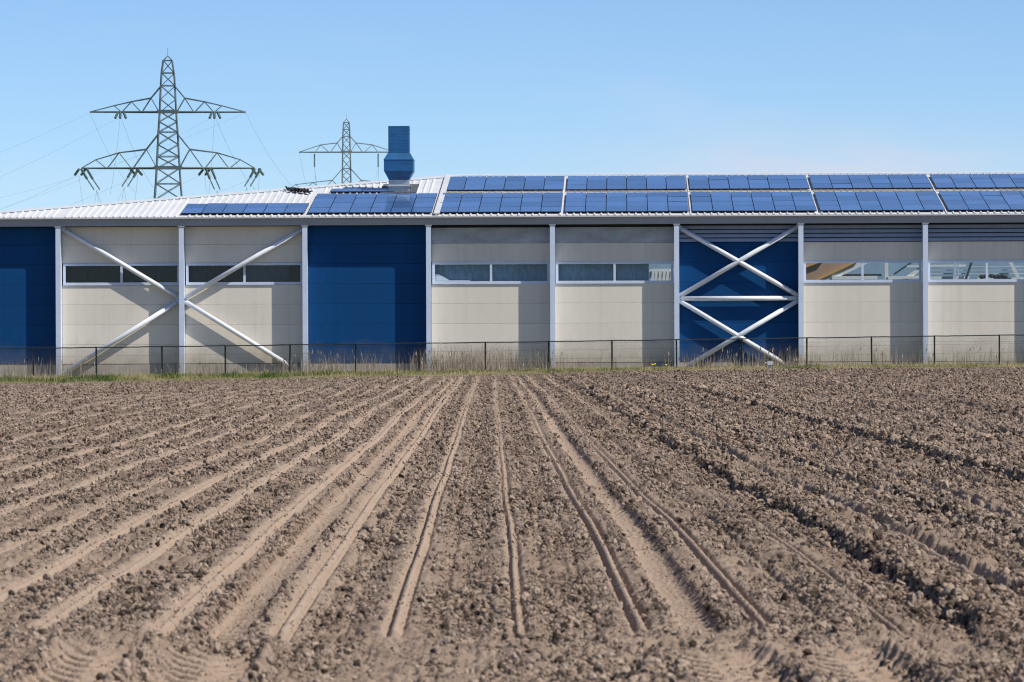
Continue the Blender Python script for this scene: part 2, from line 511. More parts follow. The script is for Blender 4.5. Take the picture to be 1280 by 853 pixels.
def field(X, Y, fine=True):
    """height, packed (smooth dry crust) and cloddy masks of the soil at X, Y"""
    s = X + 0.0054 * Y
    s = s + (vnoise(Y * 0.12, s * 0.05 + 3.1) - 0.5) * 0.025 + (vnoise(Y * 0.6, s * 0.3 + 9.1, 40) - 0.5) * 0.010
    rows = sst(ROWS_END - 0.5, ROWS_END + 0.5, Y + (vnoise(X * 2.2, X * 0 + 0.5, 77) - 0.5) * 1.2)
    head = 1 - rows
    h = np.zeros_like(X); pk = np.zeros_like(X)
    # press-wheel grooves: two narrow slots in a smooth band
    h += rows * np.interp(s, ST, GH)
    pk = np.maximum(pk, rows * np.interp(s + (vnoise(X * 15, Y * 7, 44, 29) - 0.5) * 0.045, ST, GP) * (0.80 + 0.35 * vnoise(X * 9, Y * 1.6, 240, 12)))
    halo = rows * np.interp(s, ST, GA)
    # beds between the grooves
    h += rows * 0.022 * np.cos((s + 0.19) * 2 * math.pi / 0.69 + math.pi) * sst(3.0, 2.4, np.abs(s + 0.2))
    # wheel tracks of the seed drill, with lug bars
    for c, w in ((-1.50, .12), (1.20, .12)):
        t = (s - c) / w
        g = np.exp(-t ** 6)
        h += rows * (-0.055 * g + 0.030 * gau(np.abs(t), 1.45, .3))
        lug = np.clip(3.0 * np.sin((Y + 0.13 * t) * 2 * math.pi / 0.26), -1, 1)
        h += rows * 0.014 * g * lug
        pk = np.maximum(pk, rows * g * 0.95)
    # wide tractor prints turning on the headland
    for c, w in ((-2.10, .21), (-1.50, .22), (1.16, .22), (1.83, .21)):
        cc = c + 0.02 * (ROWS_END - Y)
        t = (s - cc) / w
        near = head * sst(ROWS_END - 0.6, ROWS_END - 1.6, Y)
        g = np.exp(-t ** 6) * near
        h += -0.050 * g + 0.075 * near * gau(t, 1.28, .22) + 0.03 * near * gau(t, -1.3, .25)
        lug = np.clip(3.5 * np.sin((Y - 0.21 * np.abs(t + 0.15) - 0.10 * t * t) * 2 * math.pi / 0.30), -1, 1)
        h += 0.019 * np.exp(-(t / 1.3) ** 8) * near * lug
        pk = np.maximum(pk, g * (0.55 + 0.35 * sst(0.1, -0.4, t)))
    # rough unsown land on the right: open furrows with thrown-up ridges
    rough = sst(2.62, 2.82, s)
    wobble = (vnoise(Y * 1.6, np.round(s * 0.7), 19, 6) - 0.5) * 0.10 + (vnoise(Y * 7, s * 7, 119, 6) - 0.5) * 0.12
    for c, tr, rd, w in RIDGES + ((2.74, .070, .070, .12), (4.10, .02, .055, .16), (6.05, .060, .085, .17), (8.6, .03, .06, .2), (11.0, .05, .07, .2), (14.2, .05, .08, .22), (17.5, .05, .07, .2)):
        wob = c + wobble
        face = sst(wob - 0.02, wob + 0.05, s)
        h += rows * (-tr * np.exp(-((s - wob) / (w * 1.1)) ** 2) * (1 - face) + (rd * 1.25) * face * np.exp(-np.clip(s - wob, 0, 9) / (w * 1.6)))
        if w > 0.1:
            h += rows * (-0.03 * gau(s, c + w * 3.6, w * 0.8))
            pk = np.maximum(pk, rows * 0.35 * gau(s, c + w * 3.6, w * 0.45))
    for c in (7.2, 7.75, 12.6, 13.2):
        pk = np.maximum(pk, rows * 0.55 * gau(s, c, .13)); h += rows * -0.03 * gau(s, c, .14)
    loose = np.clip(1 - 1.1 * np.maximum(pk, 0.62 * halo * (1 - 0.15 * rough)), 0, 1)
    amp = loose * (0.75 + 0.20 * rough * rows + 0.25 * vnoise(X * 0.8, Y * 0.25, 11))
    if fine:
        b1 = np.abs(vnoise(X * 7, Y * 6, 3, 5) - 0.5) * 2
        b2 = np.abs(vnoise(X * 17, Y * 15, 31, 15) - 0.5) * 2
        b3 = np.abs(vnoise(X * 38, Y * 34, 91, 55) - 0.5) * 2
        h += amp * ((b1 - 0.5) * 0.055 + (b2 - 0.5) * 0.036 + (b3 - 0.5) * 0.016)
        h += (vnoise(X * 60, Y * 50, 9, 70) - 0.5) * 0.012
    h += (vnoise(X * 0.9, Y * 0.5, 200, 8) - 0.5) * 0.05 * (0.4 + loose)
    h += (vnoise(X * 0.2, Y * 0.06, 20, 80) - 0.5) * 0.10
    bed_wet_shade = np.clip(0.75 * (1 - 1.25 * np.maximum(halo, pk)) * (0.55 + 0.9 * vnoise(X * 1.1, Y * 0.25, 17, 90)), 0, 1) * (0.35 + 0.65 * rows)  # bed centres darkened: wet turned soil plus clod shade put into the colour
    return z_base(X, Y) + h, pk, loose, np.clip(np.maximum(bed_wet_shade, rough * (0.55 + 0.45 * vnoise(X * 0.5, Y * 0.2, 61)) * (1 - 0.85 * halo)), 0, 1), rough  # rough land darkened as well, its clod shadows put into the colour

NC = 940
tt = np.linspace(1 / math.sqrt(23.4), 1 / math.sqrt(EDGE + 0.6), 820)
Yr = np.concatenate([np.linspace(16.0, 17.9, 40), np.arange(17.92, 23.385, 0.0135), 1 / tt ** 2])
uc = np.linspace(-1, 1, NC)
W = 0.14 * Yr + 1.4
Xg = uc[None, :] * W[:, None]
Yg = np.repeat(Yr[:, None], NC, 1)
Xg[:, 0] = -160; Xg[:, -1] = 160
H, PK, LO, MO, RG = field(Xg, Yg)
H[:, 0] = z_base(Xg[:, 0], Yg[:, 0]) ; H[:, -1] = z_base(Xg[:, -1], Yg[:, -1])
def grid_mesh(name, X, Y, Z):
    nr, nc = X.shape
    me = bpy.data.meshes.new(name)
    co = np.stack([X, Y, Z], -1).reshape(-1, 3).astype(np.float32)
    me.vertices.add(nr * nc)
    me.vertices.foreach_set('co', co.ravel())
    i = (np.arange(nr - 1)[:, None] * nc + np.arange(nc - 1)[None, :]).ravel()
    q = np.stack([i, i + 1, i + nc + 1, i + nc], -1).astype(np.int32)
    me.loops.add(q.size); me.loops.foreach_set('vertex_index', q.ravel())
    me.polygons.add(len(q))
    me.polygons.foreach_set('loop_start', np.arange(0, q.size, 4, dtype=np.int32))
    me.polygons.foreach_set('use_smooth', np.ones(len(q), dtype=bool))
    me.update(calc_edges=True)
    return me
fm = grid_mesh('field', Xg, Yg, H)
at = fm.attributes.new('packed', 'FLOAT', 'POINT'); at.data.foreach_set('value', PK.ravel().astype(np.float32))
at = fm.attributes.new('moist', 'FLOAT', 'POINT')
wet_shade = MO
at.data.foreach_set('value', np.clip(wet_shade, 0, 1).ravel().astype(np.float32))
fo = link('field', fm, M['soil'])
tag(fo, 'bare ploughed field of dry brown soil with drill rows and wheel tracks', 'field', kind='structure')

gm = MB(); gm.add([(-4000, -600, -1.6), (4000, -600, -1.6), (4000, 5000, -1.6), (-4000, 5000, -1.6)], [(0, 1, 2, 3)])
tag(gm.build('ground', M['earth']), 'flat farmland beyond the field', 'ground', kind='structure')

# soil under and behind the camera joins the field to the ground
xs = np.array([-160., -40, -15, -6, 0, 6, 15, 40, 160]); ys = np.array([-30., -10, 0, 8, 16.0])
Xa, Ya = np.meshgrid(xs, ys)
hm = grid_mesh('headland', Xa, Ya, z_base(Xa, Ya) - 0.03)
ho = link('headland', hm, M['clod']); tag(ho, 'bare soil headland at the near end of the field', 'ground', kind='structure')

# verge: low bank between field and hall
vy = np.array([EDGE - 0.4, EDGE + 0.6, EDGE + 1.6, EDGE + 3, EDGE + 5, EDGE + 8, EDGE + 11, EDGE + 14, EDGE + 18, EDGE + 50])
vx = np.concatenate([[-160, -80], np.linspace(-50, 50, 161), [80, 160]])
Xv, Yv = np.meshgrid(vx, vy)
def verge_z(X, Y):
    return -fall(X) * (1 - 0.16 * sst(EDGE, EDGE + 7, Y)) + 0.05 * sst(EDGE - 0.2, EDGE + 2.0, Y) - 0.03 * sst(EDGE + 5, EDGE + 9, Y)
Zv = verge_z(Xv, Yv) + (vnoise(Xv * 1.4, Yv * 1.1, 5, 9) - 0.5) * 0.09 - 0.12 * (Yv < EDGE)
vo = link('grass_verge', grid_mesh('grass_verge', Xv, Yv, Zv), M['verge'])
tag(vo, 'low earth bank between the field and the hall', 'verge', kind='structure')

# ------------------------------------------------------------------ clods of soil
CLODC = bpy.data.collections.new('clod_shapes')
protos = []
for k in range(14):
    bm = bmesh.new()
    bmesh.ops.create_icosphere(bm, subdivisions=2 if k < 9 else 3, radius=1.0)
    r = np.random.default_rng(100 + k)
    nrm = r.normal(size=(8, 3)); nrm /= np.linalg.norm(nrm, axis=1)[:, None]
    dist = r.uniform(0.38, 0.85, 8)
    for v in bm.verts:
        d = np.array(v.co)
        dt = nrm @ d
        lim = np.min(np.where(dt > 0.15, dist / np.maximum(dt, 0.15), 9))
        q = d * min(lim, 1.1)
        q = q + r.normal(size=3) * 0.025
        v.co = q * np.array([1.0, r.uniform(0.995, 1.005), 1.0])
    sc = (r.uniform(0.8, 1.25), r.uniform(0.7, 1.0), r.uniform(0.95, 1.4))
    for v in bm.verts: v.co = (v.co.x * sc[0], v.co.y * sc[1], v.co.z * sc[2])
    me = bpy.data.meshes.new('soil_clod'); bm.to_mesh(me); bm.free()
    me.materials.append(M['clod'])
    o = bpy.data.objects.new('clod_shape_%02d' % k, me)
    CLODC.objects.link(o); protos.append(o)

def scatter(d0, d1, n, smin, smax, power, seed):
    r = np.random.default_rng(seed)
    # uniform over the wedge of the field
    Y = np.sqrt(r.uniform(d0 ** 2, d1 ** 2, n))
    X = r.uniform(-1, 1, n) * (0.138 * Y + 0.9)
    z, pk, lo, mo, rg = field(X, Y)
    clump = vnoise(X * 1.8, Y * 0.7, 300, 41) * 0.7 + vnoise(X * 5, Y * 2.5, 130, 241) * 0.5
    keep = r.random(n) < np.clip((lo - 0.22) * 1.35, 0.11, 1) * np.clip((clump * 2.2 - 0.78) * (0.55 + 0.6 * mo) + 0.35 * mo, 0.05, 1)
    X, Y, z, rg, lo, mo = X[keep], Y[keep], z[keep], rg[keep], lo[keep], mo[keep]
    m = len(X)
    u = r.random(m)
    size = smin * (1 - u * (1 - (smin / smax) ** power)) ** (-1 / power)
    size *= (0.62 + 0.14 * rg) * (0.7 + 0.75 * np.clip(clump[keep] * 1.2 - .2, 0, 1))
    size = np.where(lo < 0.4, np.minimum(size, smin * 1.6), size)
    return X, Y, z + size * 0.55, size, mo
def crumbs(c, n, seed):
    # clods broken off the thrown-up ridge faces
    r = np.random.default_rng(seed)
    Y = 1 / r.uniform(1 / 120.0, 1 / 22.8, n)
    X = c - 0.0054 * Y + r.normal(0.02, 0.085, n)
    z, pk, lo, mo, rg = field(X, Y)
    size = (.010 + .0002 * Y) * (1 - r.random(n) * 0.93) ** -0.42
    return X, Y, z + size * 0.3, size, mo
parts = [scatter(16.5, 27, 420000, .0048, .044, 1.95, 1), scatter(27, 48, 520000, .0068, .046, 2.0, 2),
         scatter(48, 95, 480000, .0115, .055, 2.1, 3), scatter(95, EDGE - 0.3, 420000, .019, .066, 2.2, 4)]
parts += [crumbs(2.74, 9000, 5), crumbs(4.10, 5000, 6), crumbs(6.05, 7000, 7)]
CX, CY, CZ, CS, CM = [np.concatenate([p[i] for p in parts]) for i in range(5)]
m = len(CX)
crot = np.stack([rng.normal(0, 0.5, m), rng.normal(0, 0.5, m), rng.uniform(0, 6.283, m)], -1)
cscl = CS[:, None] * rng.uniform(0.75, 1.2, (m, 3))
cidx = rng.integers(0, 14, m)
vis = np.abs(CX / CY) < 0.125
order = np.argsort(-(CS / CY) * vis * (CY > 18.8))
BIG = order[:90]
rest = np.ones(m, bool); rest[BIG] = False
pm = bpy.data.meshes.new('soil_clods')
pm.vertices.add(int(rest.sum()))
pm.vertices.foreach_set('co', np.stack([CX, CY, CZ], -1)[rest].astype(np.float32).ravel())
for nm, ty, arr in (('rot', 'FLOAT_VECTOR', crot), ('scl', 'FLOAT_VECTOR', cscl)):
    a = pm.attributes.new(nm, ty, 'POINT'); a.data.foreach_set('vector', arr[rest].astype(np.float32).ravel())
a = pm.attributes.new('moist', 'FLOAT', 'POINT'); a.data.foreach_set('value', CM[rest].astype(np.float32))
a = pm.attributes.new('idx', 'INT', 'POINT'); a.data.foreach_set('value', cidx[rest].astype(np.int32))
pm.materials.append(M['clod'])
po = link('soil_clods', pm)
tag(po, 'loose crumbs and clods of dry soil covering the field', 'soil clods', kind='stuff')
ng = bpy.data.node_groups.new('clod_scatter', 'GeometryNodeTree')
ng.interface.new_socket('Geometry', in_out='INPUT', socket_type='NodeSocketGeometry')
ng.interface.new_socket('Geometry', in_out='OUTPUT', socket_type='NodeSocketGeometry')
gi = ng.nodes.new('NodeGroupInput'); go = ng.nodes.new('NodeGroupOutput')
ip = ng.nodes.new('GeometryNodeInstanceOnPoints')
ci = ng.nodes.new('GeometryNodeCollectionInfo')
ci.inputs['Collection'].default_value = CLODC
ci.inputs['Separate Children'].default_value = True
ci.inputs['Reset Children'].default_value = True
def named(nm, ty):
    nd = ng.nodes.new('GeometryNodeInputNamedAttribute'); nd.data_type = ty
    nd.inputs['Name'].default_value = nm
    return nd.outputs['Attribute']
ng.links.new(gi.outputs[0], ip.inputs['Points'])
ng.links.new(ci.outputs[0], ip.inputs['Instance'])
ip.inputs['Pick Instance'].default_value = True
ng.links.new(named('idx', 'INT'), ip.inputs['Instance Index'])
er = ng.nodes.new('FunctionNodeEulerToRotation')
ng.links.new(named('rot', 'FLOAT_VECTOR'), er.inputs[0])
ng.links.new(er.outputs[0], ip.inputs['Rotation'])
ng.links.new(named('scl', 'FLOAT_VECTOR'), ip.inputs['Scale'])
ng.links.new(ip.outputs[0], go.inputs[0])
md = po.modifiers.new('scatter', 'NODES'); md.node_group = ng
for i in BIG:
    o = link('soil_clod', protos[cidx[i]].data, None, None, (CX[i], CY[i], CZ[i]))
    o.rotation_euler = crot[i]; o.scale = cscl[i]
    tag(o, 'one of the large angular soil clods lying loose on the near field', 'soil clod', 'large clods on the near field')

# ------------------------------------------------------------------ the hall
K = 0.028
HR = -math.atan(K)
hall = empty('industrial_hall', (0, D0, 0), HR)
tag(hall, 'long beige and blue industrial hall with white columns and white metal roof', 'building')
U0, PITCH = 2.056, 6.25
def colu(k): return U0 + PITCH * k
def at_px(px, py, v):
    """point of the hall (u, v, z) seen at a pixel of the photograph at depth v behind the front"""
    k = (px - 640) / F
    y = py + (px - 640) * ROLL
    u = (k * (D0 + v) - K * v) / (1 + K * k)
    return u, v, HC + (412 - y) * (D0 + v - K * u) / F
WV = 0.70            # wall set back behind the columns
SL = 0.18            # roof slope
ZE = 7.43
def roof_z(v): return ZE + SL * (v + 0.15)
CW = 0.25
BLUE = (-5, -2, 1)
bays = list(range(-5, 6))
UL, UR = colu(-5), colu(6)

def hall_mesh(name, mb, m, parent=None, smooth=False):
    return mb.build(name, m, parent or hall, smooth=smooth)

# columns
for k in range(-5, 7):
    u = colu(k); mb = MB()
    mb.box(u - CW / 2, u + CW / 2, 0.0, 0.012, -1.1, 6.98)           # front flange
    mb.box(u - CW / 2 + 0.03, u + CW / 2 - 0.03, 0.014, WV - 0.005, -1.1, 6.97)
    c = hall_mesh('column', mb, M['frame'])
    b = MB(); b.box(u - 0.17, u + 0.17, -0.022, -0.003, 6.93, 7.16)
    hall_mesh('bracket', b, M['fascia'], c)
# wall courses
pan_cache = {}
def wall_panel(u0, u1, z0, z1, m):
    w = round(u1 - u0, 3); h = round(z1 - z0 - 0.008, 3)
    key = (w, h, m.name)
    if key not in pan_cache:
        pan_cache[key] = chamfer_box(w, 0.09, h, 0.007).mesh('wall_panel', [m])
    return link('wall_panel', pan_cache[key], None, hall, ((u0 + u1) / 2, WV, z0 + 0.004))
ZT = 6.97
for b in bays:
    u0, u1 = colu(b) + CW / 2 - 0.02, colu(b + 1) - CW / 2 + 0.02
    blue = b in BLUE
    m = M['blue'] if blue else M['beige']
    zs = [0.02, 1.0, 2.0, 3.02, 4.0] if not blue else [0.02, 1.0, 2.0, 3.02, 4.04, 5.06, 6.06]
    for z0, z1 in zip(zs[:-1], zs[1:]):
        wall_panel(u0, u1, z0, z1, m)
    if not blue: wall_panel(u0, u1, 5.12, 6.06, m)
    if b in (-1, 0):
        wall_panel(u0, u1, 6.06, 6.86, M['strip'])
    elif b < 0 or b > 4:
        wall_panel(u0, u1, 6.06, ZT, m)
    else:
        lv = MB(); lv.box(u0, u1, WV + 0.10, WV + 0.12, 6.06, ZT)
        lo_ = hall_mesh('louver', lv, M['dark'])
        for i in range(4):
            zc = 6.16 + i * 0.215; s = MB()
            s.hexa([(u0, WV - 0.10, zc - 0.07), (u1, WV - 0.10, zc - 0.07), (u1, WV - 0.085, zc - 0.07), (u0, WV - 0.085, zc - 0.07),
                    (u0, WV + 0.02, zc + 0.10), (u1, WV + 0.02, zc + 0.10), (u1, WV + 0.04, zc + 0.10), (u0, WV + 0.04, zc + 0.10)])
            hall_mesh('slat', s, M['louver'], lo_)
    p = MB(); p.box(u0, u1, WV - 0.02, WV + 0.2, -1.1, -0.001)
    hall_mesh('plinth', p, M['plinth'])
    bk = MB()
    if blue: bk.box(u0, u1, WV + 0.13, WV + 0.16, 0.0, 7.2)
    else:
        bk.box(u0, u1, WV + 0.13, WV + 0.16, 0.0, 3.98); bk.box(u0, u1, WV + 0.13, WV + 0.16, 5.14, 7.2)
    hall_mesh('wall_lining', bk, M['dark'])
    # fascia and soffit under the eave
    fs = MB()
    fs.box(colu(b) + 0.004, colu(b + 1) - 0.004, -0.002, 0.03, 6.985, 7.36)
    fs.box(colu(b) + 0.004, colu(b + 1) - 0.004, 0.032, WV + 0.2, 7.0, 7.03)
    hall_mesh('fascia', fs, M['fascia'])

# windows: frame, mullion, panes, blinds, sheets painted as dark interior
def pane_backing(win, u0, u1, m, v=1.05, z0=4.05, z1=5.08, folds=3):
    n = max(2, folds * 2); mb = MB(); vs = []; fsx = []
    for i in range(n + 1):
        u = u0 + (u1 - u0) * i / n; dv = 0.03 * (i % 2)
        vs += [(u, v + dv, z0), (u, v + dv, z1)]
    for i in range(n): fsx.append((2 * i, 2 * i + 2, 2 * i + 3, 2 * i + 1))
    mb.add(vs, fsx); hall_mesh('blind', mb, m, win)
ZW0, ZW1 = 4.0, 5.12
for b in bays:
    if b in BLUE: continue
    u0, u1 = colu(b) + CW / 2 + 0.03, colu(b + 1) - CW / 2 - 0.03
    um = (u0 + u1) / 2
    f = MB(); t = 0.125
    f.box(u0, u1, WV - 0.04, WV + 0.06, ZW1 - t, ZW1 - 0.005); f.box(u0, u1, WV - 0.055, WV + 0.06, ZW0 + 0.005, ZW0 + t + 0.02)
    f.box(u0, u0 + t, WV - 0.037, WV + 0.06, ZW0 + t + 0.02, ZW1 - t); f.box(u1 - t, u1, WV - 0.037, WV + 0.06, ZW0 + t + 0.02, ZW1 - t)
    win = hall_mesh('window', f, M['frame'])
    g = MB(); g.box(um - 0.055, um + 0.055, WV - 0.034, WV + 0.055, ZW0 + t + 0.02, ZW1 - t)
    hall_mesh('mullion', g, M['frame'], win)
    for a, c in ((u0 + t, um - 0.055), (um + 0.055, u1 - t)):
        g = MB(); g.box(a, c, WV + 0.02, WV + 0.028, ZW0 + t + 0.02, ZW1 - t)
        hall_mesh('pane', g, M['glass'], win)
    e = 6.0 / 6
    if b == -4:
        for i in range(5): pane_backing(win, u0 + i * 1.17 + 0.01, u0 + (i + 1) * 1.17, M['blind_dark'], 1.05 + 0.05 * (i % 2))  # unlit interior, given as near-black sheets
    elif b == -3:
        for i in range(3): pane_backing(win, u0 + i * 0.96 + 0.01, u0 + (i + 1) * 0.96, M['blind_dark'], 1.05 + 0.05 * (i % 2))  # near-black sheets again for the dark interior
        pane_backing(win, u0 + 2.9, u1 - 0.75, M['blind_slate'], 1.03); pane_backing(win, u1 - 0.74, u1, M['blind_dark'], 1.12)
    elif b == -1:
        for a, c in ((0.0, 1.45), (1.45, 2.9), (2.9, 4.3), (4.3, 5.86)):
            pane_backing(win, u0 + a, u0 + c, M['blind_teal'], 1.0 + 0.04 * random.random())
        sh = MB(); sh.hexa([(u0 + .12, .84, 4.12), (u0 + 1.0, .84, 4.12), (u0 + 1.0, .90, 4.12), (u0 + .12, .90, 4.12),
                            (u0 + .12, .85, 4.52), (u0 + .34, .85, 4.50), (u0 + .34, .92, 4.50), (u0 + .12, .92, 4.52)])
        hall_mesh('folded_sheet', sh, M['in_white'], win)
        sh = MB(); sh.box(u0 + .9, u0 + 1.9, .84, .90, 4.12, 4.20); hall_mesh('ledge_box', sh, M['in_white'], win)
    elif b == 0:
        for a, c in ((0.0, 1.5), (1.5, 2.9), (2.9, 4.7)):
            pane_backing(win, u0 + a, u0 + c, M['blind_teal'], 1.0 + 0.04 * random.random())

# interior seen through the clear windows of the two right hand bays
inn = MB(); inn.box(UL + 0.3, UR - 0.3, 1.0, 27.5, -0.06, -0.02); hall_mesh('floor', inn, M['floor'])
inn = MB(); inn.box(colu(0) - 3, UR - 0.3, 24.0, 24.1, 0, 8.0); hall_mesh('rear_partition', inn, M['in_teal'])
inn = MB(); inn.box(colu(-1), colu(-1) + 0.1, 1.0, 24.0, 0, 7.3); hall_mesh('side_partition', inn, M['in_teal'])
VI = 19.0
def I(px, py, v=VI):
    u, v, z = at_px(px, py, v); return Vector((u, v, z))
def bar(name, a, b_, th, m, dep=0.15):
    a, b_ = Vector(a), Vector(b_)
    d = (b_ - a); d.normalize(); n = d.cross(Vector((0, 1, 0))).normalized() * th / 2
    y = Vector((0, dep / 2, 0)); mb = MB()
    mb.hexa([a - n - y, b_ - n - y, b_ - n + y, a - n + y, a + n - y, b_ + n - y, b_ + n + y, a + n + y])
    return hall_mesh(name, mb, m)
# brown boarded conveyor side with yellow edges
mb = MB(); P = [I(1000, 352), I(1018, 352), I(1074, 326), I(1000, 326)]
mb.hexa([P[0], P[1], P[1] + Vector((0, .12, 0)), P[0] + Vector((0, .12, 0)), P[3], P[2], P[2] + Vector((0, .12, 0)), P[3] + Vector((0, .12, 0))])
hall_mesh('conveyor_side', mb, M['in_brown'])
bar('conveyor_edge', I(1016, 353, VI - .1), I(1072, 327, VI - .1), 0.06, M['in_yellow'])
bar('conveyor_edge', I(1000, 337, VI - .1), I(1030, 326, VI - .1), 0.05, M['in_yellow'])
bar('conveyor_rail', I(1023, 354), I(1083, 326), 0.36, M['in_white'])
bar('roof_truss', I(1040, 347.5), I(1097, 347.0), 0.17, M['in_white'], .3)
bar('roof_truss', I(1110, 347.5), I(1152, 346.5), 0.15, M['in_white'], .3)
bar('roof_truss', I(1134, 333.2), I(1152, 333.0), 0.10, M['in_white'], .3)
bar('post', I(1108.5, 352), I(1108.5, 325), 0.20, M['in_white'], .2)
bar('brace', I(1130, 351), I(1152, 335), 0.22, M['in_white'], .2)
bar('brace', I(1118, 343, VI + 2), I(1140, 328, VI + 2), 0.10, M['blind_slate'], .2)
bar('machine_bed', I(1040, 344.3, VI + 1), I(1102, 344, VI + 1), 0.12, M['dark'], .4)
for y, x0, x1, th in ((332.5, 1163, 1208, .11), (347.5, 1163, 1212, .14), (342.5, 1160, 1300, .07), (333.5, 1214, 1300, .07), (348.5, 1222, 1300, .10), (338, 1160, 1300, .04)):
    bar('growing_rack', I(x0, y), I(x1, y - 0.3), th, M['in_white'] if th > .08 else M['frame'], .2)
for x0, y0, x1, y1, th, mm in ((1194, 352, 1194, 326, .11, 'frame'), (1207, 351, 1215, 328, .12, 'blind_slate'), (1263, 327, 1275, 351, .19, 'in_white'), (1198, 352, 1198, 326, .06, 'frame')):
    bar('rack_post', I(x0, y0, VI - .3), I(x1, y1, VI - .3), th, M[mm], .15)
for i, x in enumerate((1228, 1232, 1240, 1245, 1249, 1254, 1257)):
    c = I(x, 347 - (i % 3) * .6, VI - .6); mb = MB()
    mb.tube([c + Vector((-.14, 0, 0)), c + Vector((-.07, 0, .03)), c + Vector((.07, 0, .03)), c + Vector((.14, 0, 0))], [.06, .12, .12, .05], 8)
    hall_mesh('dark_bundle', mb, M['dark'], smooth=True)
# bright rack behind the clear end of the third bay
mb = MB()
for px in (814, 818, 823, 828, 832.5, 838): 
    p = I(px, 352, VI); q = I(px + 2, 336, VI); mb.hexa([p, p + Vector((.14, 0, 0)), p + Vector((.14, .1, 0)), p + Vector((0, .1, 0)), q, q + Vector((.14, 0, 0)), q + Vector((.14, .1, 0)), q + Vector((0, .1, 0))])
p0, p1 = I(812, 337), I(842, 348)
mb.box(p0.x, p1.x, VI + .15, VI + .2, p1.z, p0.z)
hall_mesh('white_rack', mb, M['in_white'])

# round brace tubes
def brace(a, b_):
    pa, pb = at_px(a[0], a[1], 0.44), at_px(b_[0], b_[1], 0.44)
    mb = MB(); mb.tube([pa, pb], 0.118, 12)
    d = (Vector(pb) - Vector(pa)).normalized()
    for p, s in ((Vector(pa), 1), (Vector(pb), -1)):
        mb.tube([p - d * s * 0.25, p + d * s * 0.06], 0.05, 8)
    tb = hall_mesh('brace_tube', mb, M['pipe'], smooth=True)
    for p, sg in ((Vector(pa), 1), (Vector(pb), -1)):
        q = p - d * sg * 0.20; e = p + d * sg * 0.22
        n = d.cross(Vector((0, 1, 0))).normalized() * 0.13; y = Vector((0, .012, 0)); g = MB()
        g.hexa([q - n - y, e - n * .8 - y, e - n * .8 + y, q - n + y, q + n - y, e + n * .8 - y, e + n * .8 + y, q + n + y])
        hall_mesh('gusset_plate', g, M['frame'], tb)
for a, b_ in (((82, 288), (221, 371)), ((234, 371), (378, 287)), ((221, 378), (84, 464)), ((233, 378), (368, 461)),
              ((852, 286), (996, 368.5)), ((852, 369), (996, 284.5)), ((852, 373.5), (996, 373)), ((852, 377.5), (984, 457)), ((996, 377), (862, 456))):
    brace(a, b_)

# roof: standing-seam sheets with real ribs, cut by the hip on the left
VR = 13.9
def vmax(u): return min(VR, 0.545 * (u + 28.6))
RIB = 0.347
for b in bays:
    u0, u1 = colu(b), colu(b + 1)
    mb = MB()
    cuts = [u0] + ([-28.6 + 0.02] if u0 < -28.6 < u1 else []) + ([-28.6 + VR / 0.545] if u0 < -28.6 + VR / 0.545 < u1 else []) + [u1]
    for a, c in zip(cuts[:-1], cuts[1:]):
        va, vc = max(vmax(a), 0.15), max(vmax(c), 0.15)
        top = [(a, -.15, roof_z(-.15)), (c, -.15, roof_z(-.15)), (c, vc, roof_z(vc)), (a, va, roof_z(va))]
        bot = [(x, y, z - 0.03) for x, y, z in top]
        mb.hexa(bot + top)
    i0 = math.ceil((u0 - UL) / RIB)
    u = UL + i0 * RIB
    while u < u1 - 0.06:
        vm = vmax(u)
        if vm > 0.3 and u > u0 + 0.02:
            a, z = -.155, 0.055
            mb.add([(u, a, roof_z(a)), (u + .11, a, roof_z(a)), (u + .085, a, roof_z(a) + z), (u + .025, a, roof_z(a) + z),
                    (u, vm, roof_z(vm)), (u + .11, vm, roof_z(vm)), (u + .085, vm, roof_z(vm) + z), (u + .025, vm, roof_z(vm) + z)],
                   [(0, 1, 2, 3), (1, 5, 6, 2), (2, 6, 7, 3), (3, 7, 4, 0), (7, 6, 5, 4)])
        u += RIB
    hall_mesh('roof_sheet', mb, M['roof'])
    # drip edge closing the eave
    d = MB(); d.box(u0 + .003, u1 - .003, -.148, -.135, 7.355, 7.40); hall_mesh('drip_edge', d, M['roof'])
def strip(name, p, q, w, m, h=0.10, th=0.03):
    """flat capping strip lying along the roof plane from p to q (u, v)"""
    d = (Vector((q[0] - p[0], q[1] - p[1]))).normalized(); n = Vector((-d.y, d.x)) * w / 2
    pts = [(p[0] - n.x, p[1] - n.y), (q[0] - n.x, q[1] - n.y), (q[0] + n.x, q[1] + n.y), (p[0] + n.x, p[1] + n.y)]
    mb = MB(); mb.hexa([(x, y, roof_z(y) + h) for x, y in pts] + [(x, y, roof_z(y) + h + th) for x, y in pts])
    return hall_mesh(name, mb, m)
strip('hip_cap', (-28.4, 0.1), (-28.6 + VR / .545 - .05, VR - 0.03), 0.42, M['cap'], 0.065)
strip('ridge_cap', (-28.6 + VR / .545, VR + .02), (UR, VR + .02), 0.36, M['cap'], 0.065)
strip('verge_cap', (-3.78, -0.05), (-3.78, VR - 0.2), 0.30, M['cap'], 0.09, 0.05)
